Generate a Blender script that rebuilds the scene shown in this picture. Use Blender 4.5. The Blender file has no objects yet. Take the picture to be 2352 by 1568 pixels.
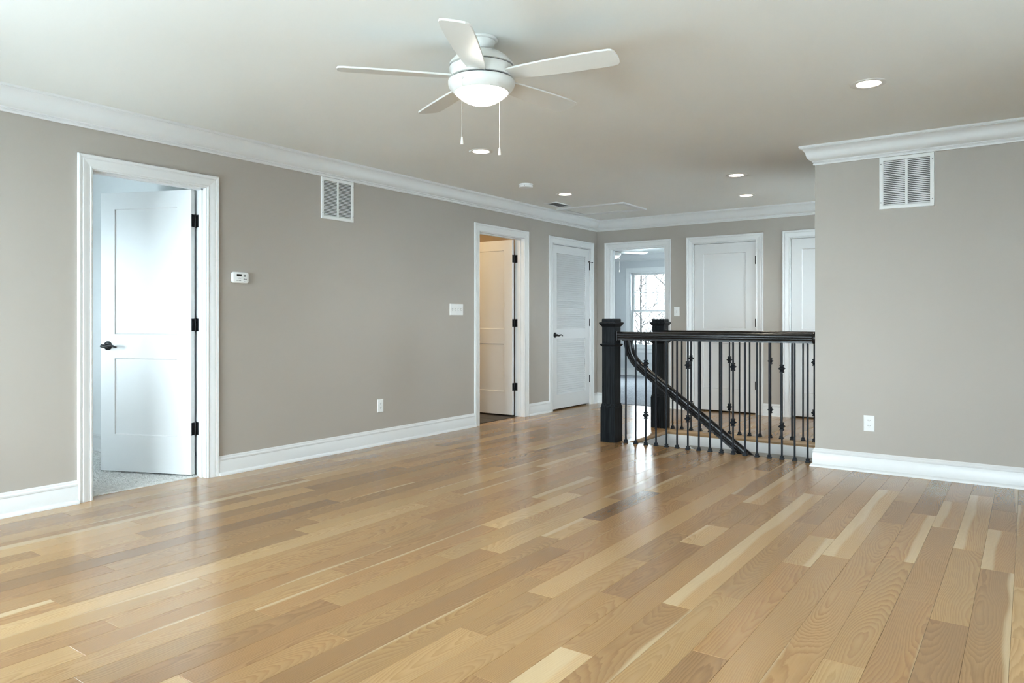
import bpy, bmesh, math, random
from mathutils import Vector, Matrix
random.seed(7)
scene = bpy.context.scene
COL = scene.collection
PI = math.pi

# ------------------------------------------------------------------ camera
XL, YB, YR, XC = -4.74, 8.657, 5.889, -1.332      # left wall, back wall, right wall plane, right wall end
CEIL = 2.44
cam_data = bpy.data.cameras.new('camera')
cam = bpy.data.objects.new('camera', cam_data)
COL.objects.link(cam)
cam.location = (0, 0, 1.1203)
cam.rotation_euler = (PI/2, 0, math.radians(35.366))
cam_data.sensor_width = 36.0
cam_data.lens = 1670.778/2352*36
cam_data.shift_y = -(784-733.89)/2352
cam_data.clip_start = 0.05
cam_data.clip_end = 300
scene.camera = cam

# ------------------------------------------------------------------ sky (bright overcast)
world = bpy.data.worlds.new('overcast_sky'); scene.world = world
world.use_nodes = True
bg = world.node_tree.nodes['Background']
bg.inputs['Color'].default_value = (0.745, 0.865, 0.97, 1)
bg.inputs['Strength'].default_value = 9.0

scene.view_settings.view_transform = 'Standard'
scene.view_settings.look = 'None'
scene.view_settings.exposure = 1.93
scene.view_settings.gamma = 1.0
scene.view_settings.use_curve_mapping = False
scene.cycles.max_bounces = 8
scene.cycles.diffuse_bounces = 4
scene.cycles.glossy_bounces = 3
scene.cycles.transparent_max_bounces = 12
scene.cycles.caustics_reflective = False
scene.cycles.caustics_refractive = False
scene.cycles.sample_clamp_indirect = 6.0
scene.cycles.use_denoising = True
scene.cycles.use_adaptive_sampling = True
scene.cycles.adaptive_threshold = 0.12
scene.cycles.adaptive_min_samples = 16
scene.cycles.use_light_tree = False

LAMP_WARM = (1.0, 0.72, 0.38)
FAN_EMIT, CAN_EMIT, BATH_EMIT = 7.0, 60.0, 36.0

# ------------------------------------------------------------------ materials
def mat(name, color=(.8,.8,.8), rough=.5, metal=0.0, spec=.5, coat=0.0, emit=None, estr=0.0):
    m = bpy.data.materials.new(name); m.use_nodes = True
    b = m.node_tree.nodes['Principled BSDF']
    b.inputs['Base Color'].default_value = (*color, 1)
    b.inputs['Roughness'].default_value = rough
    b.inputs['Metallic'].default_value = metal
    b.inputs['Specular IOR Level'].default_value = spec
    b.inputs['Coat Weight'].default_value = coat
    if emit:
        b.inputs['Emission Color'].default_value = (*emit, 1)
        b.inputs['Emission Strength'].default_value = estr
    return m
class NT:
    def __init__(s, m): s.t = m.node_tree; s.b = s.t.nodes['Principled BSDF']
    def n(s, typ, **kw):
        o = s.t.nodes.new(typ)
        for k, v in kw.items(): setattr(o, k, v)
        return o
    def l(s, a, b): s.t.links.new(a, b)
    def val(s, sock, v):
        if hasattr(v, 'is_linked') or isinstance(v, bpy.types.NodeSocket): s.l(v, sock)
        else: sock.default_value = v
    def math(s, op, a, b=0.0, c=0.0):
        o = s.n('ShaderNodeMath', operation=op)
        s.val(o.inputs[0], a); s.val(o.inputs[1], b); s.val(o.inputs[2], c)
        return o.outputs[0]
    def comb(s, x, y, z=0.0):
        o = s.n('ShaderNodeCombineXYZ')
        s.val(o.inputs[0], x); s.val(o.inputs[1], y); s.val(o.inputs[2], z)
        return o.outputs[0]
    def noise(s, vec, scale, detail=3, rough=.5):
        o = s.n('ShaderNodeTexNoise'); s.l(vec, o.inputs['Vector'])
        o.inputs['Scale'].default_value = scale; o.inputs['Detail'].default_value = detail
        o.inputs['Roughness'].default_value = rough
        return o.outputs['Fac']
    def ramp(s, fac, stops, interp='LINEAR'):
        o = s.n('ShaderNodeValToRGB'); o.color_ramp.interpolation = interp
        e = o.color_ramp.elements
        e[0].position, e[0].color = stops[0][0], (*stops[0][1], 1)
        e[1].position, e[1].color = stops[-1][0], (*stops[-1][1], 1)
        for p, c in stops[1:-1]:
            q = e.new(p); q.color = (*c, 1)
        s.l(fac, o.inputs[0]); return o.outputs[0]
    def mix(s, fac, a, b, blend='MIX'):
        o = s.n('ShaderNodeMix', data_type='RGBA', blend_type=blend)
        s.val(o.inputs[0], fac)
        s.val(o.inputs[6], a if isinstance(a, bpy.types.NodeSocket) else (*a, 1))
        s.val(o.inputs[7], b if isinstance(b, bpy.types.NodeSocket) else (*b, 1))
        return o.outputs[2]
    def bump(s, h, strength=.1, dist=.01):
        o = s.n('ShaderNodeBump'); s.l(h, o.inputs['Height'])
        o.inputs['Strength'].default_value = strength; o.inputs['Distance'].default_value = dist
        s.l(o.outputs[0], s.b.inputs['Normal'])
    def pos(s): return s.n('ShaderNodeNewGeometry').outputs['Position']
    def obj(s): return s.n('ShaderNodeTexCoord').outputs['Object']

def painted(name, color, rough, tex=220, strength=.05):
    m = mat(name, color, rough); t = NT(m); p = t.pos()
    c = t.mix(t.noise(p, 1.3, 2), tuple(x*.975 for x in color), tuple(x*1.025 for x in color))
    t.l(c, t.b.inputs['Base Color'])
    return m
M = {}
M['wall'] = painted('greige_wall_paint', (.415,.380,.335), .55)
M['wall_cool'] = painted('pale_grey_bedroom_paint', (.60,.61,.62), .6)
M['wall_white'] = painted('white_bedroom_paint', (.78,.80,.80), .6)
M['wall_bath'] = painted('tan_bathroom_paint', (.42,.33,.24), .6)
M['ceiling'] = painted('ceiling_paint', (.80,.805,.775), .85, 160, .08)
M['trim'] = painted('white_trim_enamel', (.725,.73,.725), .32, 90, .02)
M['door'] = painted('white_door_enamel', (.70,.702,.698), .40, 60, .03)
M['fanwhite'] = mat('white_fan_enamel', (.66,.65,.615), .3)
M['plastic'] = mat('white_plastic', (.80,.81,.80), .35)
M['vent'] = mat('white_grille_enamel', (.78,.79,.78), .4)
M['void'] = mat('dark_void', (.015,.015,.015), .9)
M['black'] = mat('black_hardware', (.010,.010,.011), .38, spec=.3)
M['iron'] = mat('black_iron', (.008,.010,.013), .42, spec=.13)
M['grey'] = mat('grey_print', (.22,.22,.22), .5)
M['lcd'] = mat('dark_lcd', (.02,.022,.02), .25)
M['slot'] = mat('slot_dark', (.04,.04,.04), .6)
M['chrome'] = mat('nickel', (.55,.53,.5), .3, 1.0)
M['chain'] = mat('bead_chain', (.75,.73,.68), .35, .3)
M['bark'] = mat('dark_bark', (.018,.016,.015), .9, spec=.1)
M['fan_glass'] = mat('lit_frosted_glass', (.9,.9,.87), .3, emit=(1.0,.93,.80), estr=FAN_EMIT)
M['can_lens'] = mat('lit_lamp_lens', (.9,.9,.87), .3, emit=(1.0,.90,.74), estr=CAN_EMIT)
M['bath_lens'] = mat('lit_bath_glass', (.9,.85,.7), .3, emit=LAMP_WARM, estr=BATH_EMIT)
M['can'] = mat('white_baffle', (.85,.84,.8), .4)

def m_glass():
    m = bpy.data.materials.new('window_pane'); m.use_nodes = True
    t = m.node_tree; t.nodes.clear()
    o = t.nodes.new('ShaderNodeOutputMaterial'); mx = t.nodes.new('ShaderNodeMixShader')
    tr = t.nodes.new('ShaderNodeBsdfTransparent'); gl = t.nodes.new('ShaderNodeBsdfGlossy')
    gl.inputs['Roughness'].default_value = .02
    fr = t.nodes.new('ShaderNodeFresnel'); fr.inputs['IOR'].default_value = 1.45
    tr.inputs['Color'].default_value = (.96,.98,.97,1)
    t.links.new(fr.outputs[0], mx.inputs[0]); t.links.new(tr.outputs[0], mx.inputs[1]); t.links.new(gl.outputs[0], mx.inputs[2])
    t.links.new(mx.outputs[0], o.inputs[0])
    return m
M['glass'] = m_glass()

def m_oak(name, use_attr=True):
    m = mat(name, rough=.22, spec=.6); t = NT(m)
    uv = t.n('ShaderNodeUVMap').outputs[0]
    sp = t.n('ShaderNodeSeparateXYZ'); t.l(uv, sp.inputs[0]); u, v = sp.outputs[0], sp.outputs[1]
    if use_attr:
        at = t.n('ShaderNodeAttribute', attribute_name='plank')
        sc = t.n('ShaderNodeSeparateColor'); t.l(at.outputs['Color'], sc.inputs[0])
        tone, r2, r3 = sc.outputs[0], sc.outputs[1], sc.outputs[2]; sap = at.outputs['Alpha']
    else:
        oi = t.n('ShaderNodeObjectInfo'); tone = t.math('MULTIPLY_ADD', oi.outputs['Random'], .2, .42); r2 = oi.outputs['Random']; r3 = .5; sap = 0.0
    vo = t.math('MULTIPLY_ADD', r2, 53.0, v)
    # growth rings cut by a plank: distance from a wandering pith line
    w1 = t.noise(t.comb(t.math('MULTIPLY', u, 8.0), t.math('MULTIPLY', vo, 1.5), t.math('MULTIPLY', r3, 9.0)), 1.0, 1)
    w2 = t.noise(t.comb(t.math('MULTIPLY', u, 2.0), t.math('MULTIPLY', vo, .85), t.math('MULTIPLY_ADD', r3, 9.0, 31.0)), 1.0, 1)
    px = t.math('ADD', t.math('SUBTRACT', u, t.math('MULTIPLY_ADD', r3, .17, -.03)), t.math('MULTIPLY_ADD', w1, .07, -.035))
    pz = t.math('MULTIPLY_ADD', w2, .26, -.055)
    d = t.math('SQRT', t.math('ADD', t.math('MULTIPLY', px, px), t.math('MULTIPLY', pz, pz)))
    wob = t.noise(t.comb(t.math('MULTIPLY', u, 55.0), t.math('MULTIPLY', vo, 9.0), 3.0), 1.0, 2)
    ring = t.math('FRACT', t.math('ADD', t.math('MULTIPLY', d, 165.0), t.math('MULTIPLY', wob, 1.1)))
    line = t.math('MULTIPLY', t.math('POWER', ring, 1.6), t.math('MINIMUM', t.math('MULTIPLY', t.math('SUBTRACT', 1.0, ring), 7.0), 1.0))
    fine = t.noise(t.comb(t.math('MULTIPLY', u, 260.0), t.math('MULTIPLY', vo, 7.0), 0.0), 1.0, 3)
    broad = t.noise(t.comb(t.math('MULTIPLY', u, 14.0), t.math('MULTIPLY', vo, .9), t.math('MULTIPLY', r3, 5.0)), 1.0, 2)
    base = t.ramp(tone, [(0,(.195,.115,.060)), (.25,(.290,.172,.080)), (.55,(.362,.219,.098)), (.8,(.430,.277,.130)), (1,(.525,.37,.195))])
    c = t.mix(t.math('MULTIPLY', line, t.math('MULTIPLY_ADD', broad, .9, .08)), base, t.mix(1.0, base, (.56,.49,.44), 'MULTIPLY'))
    c = t.mix(t.math('MULTIPLY', r2, .55), c, t.mix(1.0, c, (1.04,.93,.90), 'MULTIPLY'))
    c = t.mix(t.math('MULTIPLY_ADD', broad, .9, -.22), c, t.mix(1.0, c, (1.25,1.17,1.02), 'MULTIPLY'))
    c = t.mix(t.math('MULTIPLY_ADD', fine, .8, -.25), c, t.mix(1.0, c, (.80,.76,.70), 'MULTIPLY'))
    # pale sapwood along one edge of some planks
    sn = t.noise(t.comb(0.0, t.math('MULTIPLY', vo, 1.6), t.math('MULTIPLY', r3, 7.0)), 1.0, 1)
    edge = t.math('ADD', t.math('SUBTRACT', t.math('MULTIPLY', sap, .15), t.math('ADD', u, .008)), t.math('MULTIPLY_ADD', sn, .06, -.03))
    smask = t.math('MULTIPLY', t.math('MINIMUM', t.math('MAXIMUM', t.math('MULTIPLY', edge, 70.0), 0.0), 1.0), .72)
    c = t.mix(smask, c, t.mix(fine, (.60,.45,.27), (.50,.36,.20)))
    t.l(c, t.b.inputs['Base Color'])
    rr = t.math('MULTIPLY_ADD', t.noise(t.pos(), 3.0, 3), .06, .175)
    t.l(rr, t.b.inputs['Roughness'])
    h = t.math('ADD', t.math('MULTIPLY', fine, .5), t.math('MULTIPLY', t.noise(t.pos(), 5.0, 1), .25))
    t.bump(h, .10, .0035)
    return m
M['oak'] = m_oak('oak_floor')
M['oak_edge'] = mat('oak_nosing', (.36,.225,.115), .25)
_t = NT(M['oak_edge']); _p = _t.pos()
_mp = _t.n('ShaderNodeMapping'); _mp.inputs['Scale'].default_value = (3,3,60); _t.l(_p, _mp.inputs[0])
_t.l(_t.mix(_t.noise(_mp.outputs[0], 2.0, 3), (.27,.165,.085), (.44,.29,.155)), _t.b.inputs['Base Color'])

def m_blackwood():
    m = mat('black_stained_oak', (.014,.015,.016), .36, spec=.08); t = NT(m)
    mp = t.n('ShaderNodeMapping'); mp.inputs['Scale'].default_value = (16,16,1.6); t.l(t.obj(), mp.inputs[0])
    w = t.n('ShaderNodeTexWave', wave_type='RINGS', rings_direction='Z'); t.l(mp.outputs[0], w.inputs['Vector'])
    w.inputs['Scale'].default_value = 2.6; w.inputs['Distortion'].default_value = 5; w.inputs['Detail'].default_value = 2
    mp2 = t.n('ShaderNodeMapping'); mp2.inputs['Scale'].default_value = (220,220,9); t.l(t.obj(), mp2.inputs[0])
    f = t.noise(mp2.outputs[0], 1.0, 3)
    t.l(t.mix(t.math('MULTIPLY', t.math('MULTIPLY', w.outputs['Fac'], f), 1.0), (.004,.005,.006), (.022,.025,.028)), t.b.inputs['Base Color'])
    t.bump(t.math('ADD', f, t.math('MULTIPLY', w.outputs['Fac'], .5)), .18, .002)
    return m
M['blackwood'] = m_blackwood()
def m_rail():
    m = mat('black_satin_rail', (.010,.009,.009), .26, spec=.28); t = NT(m)
    mp = t.n('ShaderNodeMapping'); mp.inputs['Scale'].default_value = (6,180,180); t.l(t.obj(), mp.inputs[0])
    t.bump(t.noise(mp.outputs[0], 1.0, 2), .06, .002)
    return m
M['rail'] = m_rail()
def m_carpet(name, a, b):
    m = mat(name, a, .95, spec=.1); t = NT(m); p = t.pos()
    v = t.n('ShaderNodeTexVoronoi'); v.inputs['Scale'].default_value = 95; t.l(p, v.inputs['Vector'])
    n = t.noise(p, 38, 4)
    t.l(t.mix(t.math('MULTIPLY_ADD', n, 1.6, -.3), a, b), t.b.inputs['Base Color'])
    t.bump(t.math('ADD', v.outputs['Distance'], n), .6, .012)
    return m
M['carpet1'] = m_carpet('grey_carpet', (.62,.61,.58), (.93,.92,.89))
M['carpet4'] = m_carpet('blue_grey_carpet', (.24,.25,.27), (.46,.47,.49))
M['tile'] = mat('slate_tile', (.055,.048,.042), .45)
_t = NT(M['tile']); _t.l(_t.mix(_t.noise(_t.pos(), 9, 4), (.035,.032,.03), (.085,.07,.055)), _t.b.inputs['Base Color'])
M['grout'] = mat('tile_grout', (.10,.09,.075), .8)
M['ground'] = mat('pale_bounce_ground', (.60,.62,.62), .95)  # ground made this pale to bounce daylight up onto the ceilings
_t = NT(M['ground']); _t.l(_t.mix(_t.noise(_t.pos(), .35, 4), (.54,.56,.56), (.66,.68,.68)), _t.b.inputs['Base Color'])

# ------------------------------------------------------------------ mesh helpers
class MB:
    def __init__(s): s.v, s.f = [], []
    def add(s, vs, fs):
        o = len(s.v); s.v += [tuple(x) for x in vs]; s.f += [[i+o for i in f] for f in fs]; return s
    def box(s, x0, x1, y0, y1, z0, z1):
        vs = [(x,y,z) for z in (z0,z1) for y in (y0,y1) for x in (x0,x1)]
        return s.add(vs, [(0,2,3,1),(4,5,7,6),(0,1,5,4),(2,6,7,3),(0,4,6,2),(1,3,7,5)])
    def loft(s, rings, closed=False, caps=True):
        n = len(rings[0]); vs = [p for r in rings for p in r]; fs = []
        m = len(rings)
        for i in range(m if closed else m-1):
            a, b = i*n, ((i+1) % m)*n
            for j in range(n):
                k = (j+1) % n
                fs.append((a+j, a+k, b+k, b+j))
        if caps and not closed:
            fs.append(tuple(range(n-1,-1,-1))); fs.append(tuple(range((m-1)*n, m*n)))
        return s.add(vs, fs)
    def lathe(s, prof, seg=32, c=(0,0,0), ring=False):
        """prof: (r,z) from bottom to top or top to bottom; axis z through c"""
        rings = []
        for r, z in prof:
            r = max(r, 1e-4)
            rings.append([(c[0]+r*math.cos(2*PI*i/seg), c[1]+r*math.sin(2*PI*i/seg), c[2]+z) for i in range(seg)])
        return s.loft(rings, caps=not ring)
    def tube(s, pts, rad, seg=8):
        pts = [Vector(p) for p in pts]; rings = []
        up = Vector((0,0,1))
        for i, p in enumerate(pts):
            d = (pts[min(i+1,len(pts)-1)] - pts[max(i-1,0)]).normalized()
            ref = up if abs(d.dot(up)) < .95 else Vector((1,0,0))
            a = d.cross(ref).normalized(); b = d.cross(a).normalized()
            r = rad[i] if isinstance(rad, (list,tuple)) else rad
            rings.append([p + a*r*math.cos(2*PI*k/seg) + b*r*math.sin(2*PI*k/seg) for k in range(seg)])
        return s.loft(rings)
    def mesh(s, name, m, smooth=None, bevel=0.0, bseg=1):
        me = bpy.data.meshes.new(name)
        me.from_pydata(s.v, [], s.f)
        bm = bmesh.new(); bm.from_mesh(me)
        if bevel:
            ed = [e for e in bm.edges if len(e.link_faces) == 2 and e.calc_face_angle(0) > .6]
            bmesh.ops.bevel(bm, geom=ed, offset=bevel, segments=bseg, affect='EDGES', profile=.6)
        bmesh.ops.recalc_face_normals(bm, faces=bm.faces)
        bm.to_mesh(me); bm.free()
        if smooth is not None:
            me.shade_smooth(); me.set_sharp_from_angle(angle=math.radians(smooth))
        me.materials.append(m)
        return me
    def obj(s, name, m, parent=None, smooth=None, bevel=0.0, bseg=1, **kw):
        return link(name, s.mesh(name, m, smooth, bevel, bseg), parent, **kw)
def link(name, me, parent=None, loc=None, rot=None, mat_world=None):
    o = bpy.data.objects.new(name, me); COL.objects.link(o)
    if parent: o.parent = parent
    if loc: o.location = loc
    if rot: o.rotation_euler = rot
    if mat_world is not None: o.matrix_local = mat_world
    return o
def tag(o, label=None, cat=None, group=None, kind=None):
    if label: o['label'] = label
    if cat: o['category'] = cat
    if group: o['group'] = group
    if kind: o['kind'] = kind
    return o
def empty(name, loc=(0,0,0), rot=(0,0,0), mw=None):
    o = bpy.data.objects.new(name, None); COL.objects.link(o)
    if mw is not None: o.matrix_world = mw
    else: o.location = loc; o.rotation_euler = rot
    o.empty_display_size = .05
    return o
def copy_tree(o, parent=None):
    c = o.copy(); COL.objects.link(c); c.parent = parent
    for ch in o.children: copy_tree(ch, c)
    return c
def struct(o, label=None): return tag(o, label, kind='structure')

def slab(rects_u, rects_v, keep, mapf, t0, t1):
    """connected slab on a u/v grid with openings; mapf(u,v,t) -> xyz"""
    us, vs = sorted(set(rects_u)), sorted(set(rects_v)); nu, nv = len(us), len(vs)
    K = [[keep((us[i]+us[i+1])/2, (vs[j]+vs[j+1])/2) for j in range(nv-1)] for i in range(nu-1)]
    mb = MB(); idx = {}
    def P(i, j, k):
        if (i,j,k) not in idx:
            idx[(i,j,k)] = len(mb.v); mb.v.append(tuple(mapf(us[i], vs[j], (t0,t1)[k])))
        return idx[(i,j,k)]
    g = lambda i, j: 0 <= i < nu-1 and 0 <= j < nv-1 and K[i][j]
    for i in range(nu-1):
        for j in range(nv-1):
            if not K[i][j]: continue
            for k in (0,1): mb.f.append([P(i,j,k),P(i+1,j,k),P(i+1,j+1,k),P(i,j+1,k)])
            if not g(i-1,j): mb.f.append([P(i,j,0),P(i,j+1,0),P(i,j+1,1),P(i,j,1)])
            if not g(i+1,j): mb.f.append([P(i+1,j,0),P(i+1,j+1,0),P(i+1,j+1,1),P(i+1,j,1)])
            if not g(i,j-1): mb.f.append([P(i,j,0),P(i+1,j,0),P(i+1,j,1),P(i,j,1)])
            if not g(i,j+1): mb.f.append([P(i,j+1,0),P(i+1,j+1,0),P(i+1,j+1,1),P(i,j+1,1)])
    return mb
def wall(name, mapf, u0, u1, z0, z1, thick, openings, m, label=None):
    """openings: (u0,u1,z0,z1). mapf(u,z,t): t=0 room face, t=-thick back face"""
    U = [u0,u1] + [o[k] for o in openings for k in (0,1)]
    V = [z0,z1] + [o[k] for o in openings for k in (2,3)]
    keep = lambda a, b: not any(o[0] < a < o[1] and o[2] < b < o[3] for o in openings)
    return struct(slab(U, V, keep, mapf, 0.0, -thick).obj(name, m), label)

# wall frames: (along, up, out of the wall)
LEFT = lambda a, z, t: (XL+t, a, z)
BACK = lambda a, z, t: (a, YB-t, z)
RIGHT = lambda a, z, t: (a, YR-t, z)
TH = .12

# ------------------------------------------------------------------ doors: openings (finished, between jambs)
HD = 2.05                                   # head of the opening
D1 = (2.178, 2.943); D2 = (6.082, 6.909); D3 = (7.536, 8.461)
D4 = (-4.530, -3.771); D5 = (-3.382, -2.623); D6 = (-2.222, -1.463)
JT = .019
def rough_open(d): return (d[0]-JT, d[1]+JT, -.05, HD+JT)

# ------------------------------------------------------------------ shell: walls
YREAR, XSIDE = -0.7, 2.4
XHALL = -0.30                               # end of the hall beyond the stairs
W9 = (-.58,.74,.35,2.15)
wall('wall_left', LEFT, YREAR-.12, YB+TH, -.05, CEIL, TH, [rough_open(d) for d in (D1,D2,D3)]+[W9], M['wall'], 'long greige wall on the left with three white doorways')
wall('wall_back', BACK, XL, XHALL+TH, -.05, CEIL, TH, [rough_open(d) for d in (D4,D5,D6)], M['wall'], 'greige end wall behind the stair railing')
struct(MB().box(XC, XSIDE, YR, 6.115, -.05, CEIL).obj('wall_right', M['wall']), 'greige wall on the right with a return grille and an outlet')
W2 = (-4.45,-2.45,.30,2.12); W3 = (-1.20,.4,.45,2.10); W4 = (1.9,3.3,.75,2.05)
REAR = lambda a, z, t: (a, YREAR+t, z)
SIDE = lambda a, z, t: (XSIDE-t, a, z)
wall('wall_rear', REAR, XL, XSIDE+.12, -.05, CEIL, .12, [W2,W3], M['wall'])
wall('wall_side', SIDE, YREAR, YR+.2, -.05, CEIL, .12, [W4], M['wall'])
HALLE = lambda a, z, t: (XHALL-t, a, z)
W6 = (7.45,8.35,.75,2.05)
wall('wall_hall_end', HALLE, 6.115, YB, -.05, CEIL, .12, [W6], M['wall'])
# bedroom 1 behind the near door
R1X, R1Y0, R1Y1 = -8.6, 1.0, 3.03
W5 = (-6.38,-5.45,.74,1.86)
wall('wall_bedroom_north', lambda a,z,t: (a, R1Y1-t, z), R1X, XL-TH, -.05, CEIL, .11, [], M['wall_white'])
wall('wall_bedroom_south', lambda a,z,t: (a, R1Y0+t, z), R1X, XL-TH, -.05, CEIL, .11, [W5], M['wall_white'])
wall('wall_bedroom_west', lambda a,z,t: (R1X+t, a, z), R1Y0, R1Y1, -.05, CEIL, .11, [], M['wall_white'])
wall('wall_bedroom_lining', lambda a,z,t: (XL-TH-t, a, z), R1Y0, R1Y1, -.05, CEIL, -.006, [rough_open(D1)], M['wall_white'])
# bathroom
B2X, B2Y0, B2Y1 = -7.3, 4.4, 7.18
wall('wall_bath_north', lambda a,z,t: (a, B2Y1-t, z), B2X, XL-TH, -.05, CEIL, .08, [], M['wall_bath'])
wall('wall_bath_south', lambda a,z,t: (a, B2Y0+t, z), B2X, XL-TH, -.05, CEIL, .08, [], M['wall_bath'])
wall('wall_bath_west', lambda a,z,t: (B2X+t, a, z), B2Y0, B2Y1, -.05, CEIL, .08, [], M['wall_bath'])
# closets
wall('wall_closet_west', lambda a,z,t: (-5.6+t, a, z), 7.26, 8.80, -.05, CEIL, .06, [], M['wall'])
wall('wall_closet_south', lambda a,z,t: (a, 7.27+t, z), -5.6, XL-TH, -.05, CEIL, .02, [], M['wall'])
wall('wall_linen_north', lambda a,z,t: (a, 9.6-t, z), -3.55, -.25, -.05, CEIL, .06, [], M['wall'])
wall('wall_linen_east', lambda a,z,t: (-.30-t, a, z), YB+TH, 9.6, -.05, CEIL, .06, [], M['wall'])
# bedroom 4 behind the back wall
R4X0, R4X1, R4Y = -8.2, -3.60, 13.36
W1 = (-6.560, -5.720, .56, 2.075); W7 = (-8.0,-7.1,.56,2.075)
wall('wall_far_bedroom_north', lambda a,z,t: (a, R4Y-t, z), R4X0, R4X1, -.05, CEIL, .14, [W1,W7], M['wall_cool'], 'pale wall of the far bedroom with a window')
W8 = (9.7,12.0,.4,2.1)
wall('wall_far_bedroom_west', lambda a,z,t: (R4X0+t, a, z), YB+TH, R4Y, -.05, CEIL, .1, [W8], M['wall_cool'])
wall('wall_far_bedroom_east', lambda a,z,t: (R4X1-t, a, z), YB+TH, R4Y, -.05, CEIL, .05, [], M['wall_cool'])
wall('wall_far_bedroom_south', lambda a,z,t: (a, YB+TH+t, z), R4X0, R4X1, -.05, CEIL, -.005, [rough_open(D4)], M['wall_cool'])
wall('wall_far_bedroom_infill', lambda a,z,t: (a, YB+TH+t, z), R4X0, XL-TH, -.05, CEIL, .1, [], M['wall_cool'])

# ------------------------------------------------------------------ ceiling with holes for the recessed lamps
CANS = [(-.729,4.473), (-3.501,4.513), (-2.175,6.603), (-2.443,7.740), (-3.977,6.569)]
HH = .062
U = [-8.7, 2.6]; V = [-1.3, 13.6]
for x, y in CANS: U += [x-HH, x+HH]; V += [y-HH, y+HH]
keep = lambda a, b: not any(abs(a-x) < HH and abs(b-y) < HH for x, y in CANS)
struct(slab(U, V, keep, lambda u,v,t: (u,v,CEIL+t), 0.0, .14).obj('ceiling', M['ceiling']), 'flat off-white painted ceiling')

# ------------------------------------------------------------------ floor: slab with stair opening, planks as parts
SX, SY0, SY1 = -3.03, 6.06, 6.97            # stair opening
U = [XL-TH-.001, SX, XHALL+.9, XSIDE+.1]; V = [YREAR-.1, SY0, SY1, YB+.06]
keep = lambda a, b: not (SX < a < XHALL+.9 and SY0 < b < SY1)
floor = struct(slab(U, V, keep, lambda u,v,t: (u,v,t), -.018, -.048).obj('floor', M['oak_edge']), 'honey oak strip floor with a satin finish')
PW, PX0 = .1258, -.302
FIXED = {6:[(2.695,.85,.5)], 3:[(3.69,.86,.45)], -1:[(2.35,.25,0),(4.17,.72,.4)], 2:[(3.245,.55,0),(4.474,.30,0),(5.05,.5,0)], 4:[(2.366,.55,0),(3.47,.78,.3)],
         1:[(3.80,.60,.4),(4.78,.22,0)], 13:[(3.165,.80,.3)], 8:[(3.484,.90,.2),(3.86,.5,0)], 7:[(1.35,1.0,.7),(2.13,.55,0),(3.98,.42,0)], 10:[(2.05,.45,0)],
         -2:[(3.9,.6,.45),(4.653,.4,0)], 0:[(3.3,.45,0),(4.539,.6,.35)], 5:[(2.9,.5,0),(4.2,.35,0)], 9:[(1.6,.65,0),(3.1,.40,0)]}
plank_list = []                              # (x0,x1,y0,y1,tone,sap)
prev = []
rng = random.Random(21)
for n in range(-21, 36):
    x1 = PX0-PW*n; x0 = x1-PW; xm = (x0+x1)/2
    spans = [(YREAR, YB+.03)] if x1 < SX-.03 else [(YREAR, 5.972), (7.058, YB+.03)]
    cur = []
    for a, b in spans:
        cuts = []
        y = a + rng.uniform(.1, .9)
        fx = sorted([q for q in FIXED.get(n, []) if a < q[0] < b])
        while y < b-.18:
            if all(abs(y-q[0]) > .42 for q in fx) and all(abs(y-q) > .13 for q in prev): cuts.append((y, None, None))
            y += rng.choice((.38,.62,.8,.95,1.1,1.25,1.5,1.7))*rng.uniform(.9,1.1)
        cuts = sorted(cuts + fx, key=lambda q: q[0])
        seg = [(a, None, None)] + cuts
        for i, (ys, tn, sp) in enumerate(seg):
            ye = seg[i+1][0] if i+1 < len(seg) else b
            if tn is None:
                r = rng.random()
                tn = min(1, max(0, rng.gauss(.52, .15)))
                if r < .10: tn = rng.uniform(.24,.34)
                elif r > .92: tn = rng.uniform(.75,.95)
                sp = rng.choice((.06,.1,.14,.2,.3,.45)) if rng.random() < .36 else 0
            plank_list.append((x0, x1, ys, ye, tn, sp)); cur.append(ys)
    prev = cur
def plank_geo(P):
    x0,x1,y0,y1,tn,sp = P; g, bv = .00035, .0009
    a = [(x0+g+bv,y0+g+bv,0),(x1-g-bv,y0+g+bv,0),(x1-g-bv,y1-g-bv,0),(x0+g+bv,y1-g-bv,0)]
    b = [(x0+g,y0+g,-bv*.8),(x1-g,y0+g,-bv*.8),(x1-g,y1-g,-bv*.8),(x0+g,y1-g,-bv*.8)]
    c = [(p[0],p[1],-.018) for p in b]
    return a+b+c, [(0,1,2,3)]+[(4+i,4+(i+1)%4,(i+1)%4,i) for i in range(4)]+[(8+i,8+(i+1)%4,4+(i+1)%4,4+i) for i in range(4)]
def plank_mesh(name, Ps):
    V, F, W = [], [], []
    for P in Ps:
        v, f = plank_geo(P); o = len(V); V += v; F += [[i+o for i in q] for q in f]
        col = (P[4], rng.random(), rng.random(), P[5]); flip = rng.random() < .5
        W += [(P, col, flip)]*len(f)
    me = bpy.data.meshes.new(name); me.from_pydata(V, [], F)
    me.uv_layers.new(name='UVMap'); me.attributes.new('plank', 'FLOAT_COLOR', 'CORNER')
    me.shade_flat(); uv = me.uv_layers['UVMap']; at = me.attributes['plank']
    for p, (P, col, flip) in zip(me.polygons, W):
        for li in p.loop_indices:
            co = me.vertices[me.loops[li].vertex_index].co
            uu = co.x-P[0]
            uv.data[li].uv = (P[1]-co.x if flip else uu, co.y-P[2])
            at.data[li].color = col
    me.materials.append(M['oak'])
    return me
ca, sa = math.cos(math.radians(35.366)), math.sin(math.radians(35.366))
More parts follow.
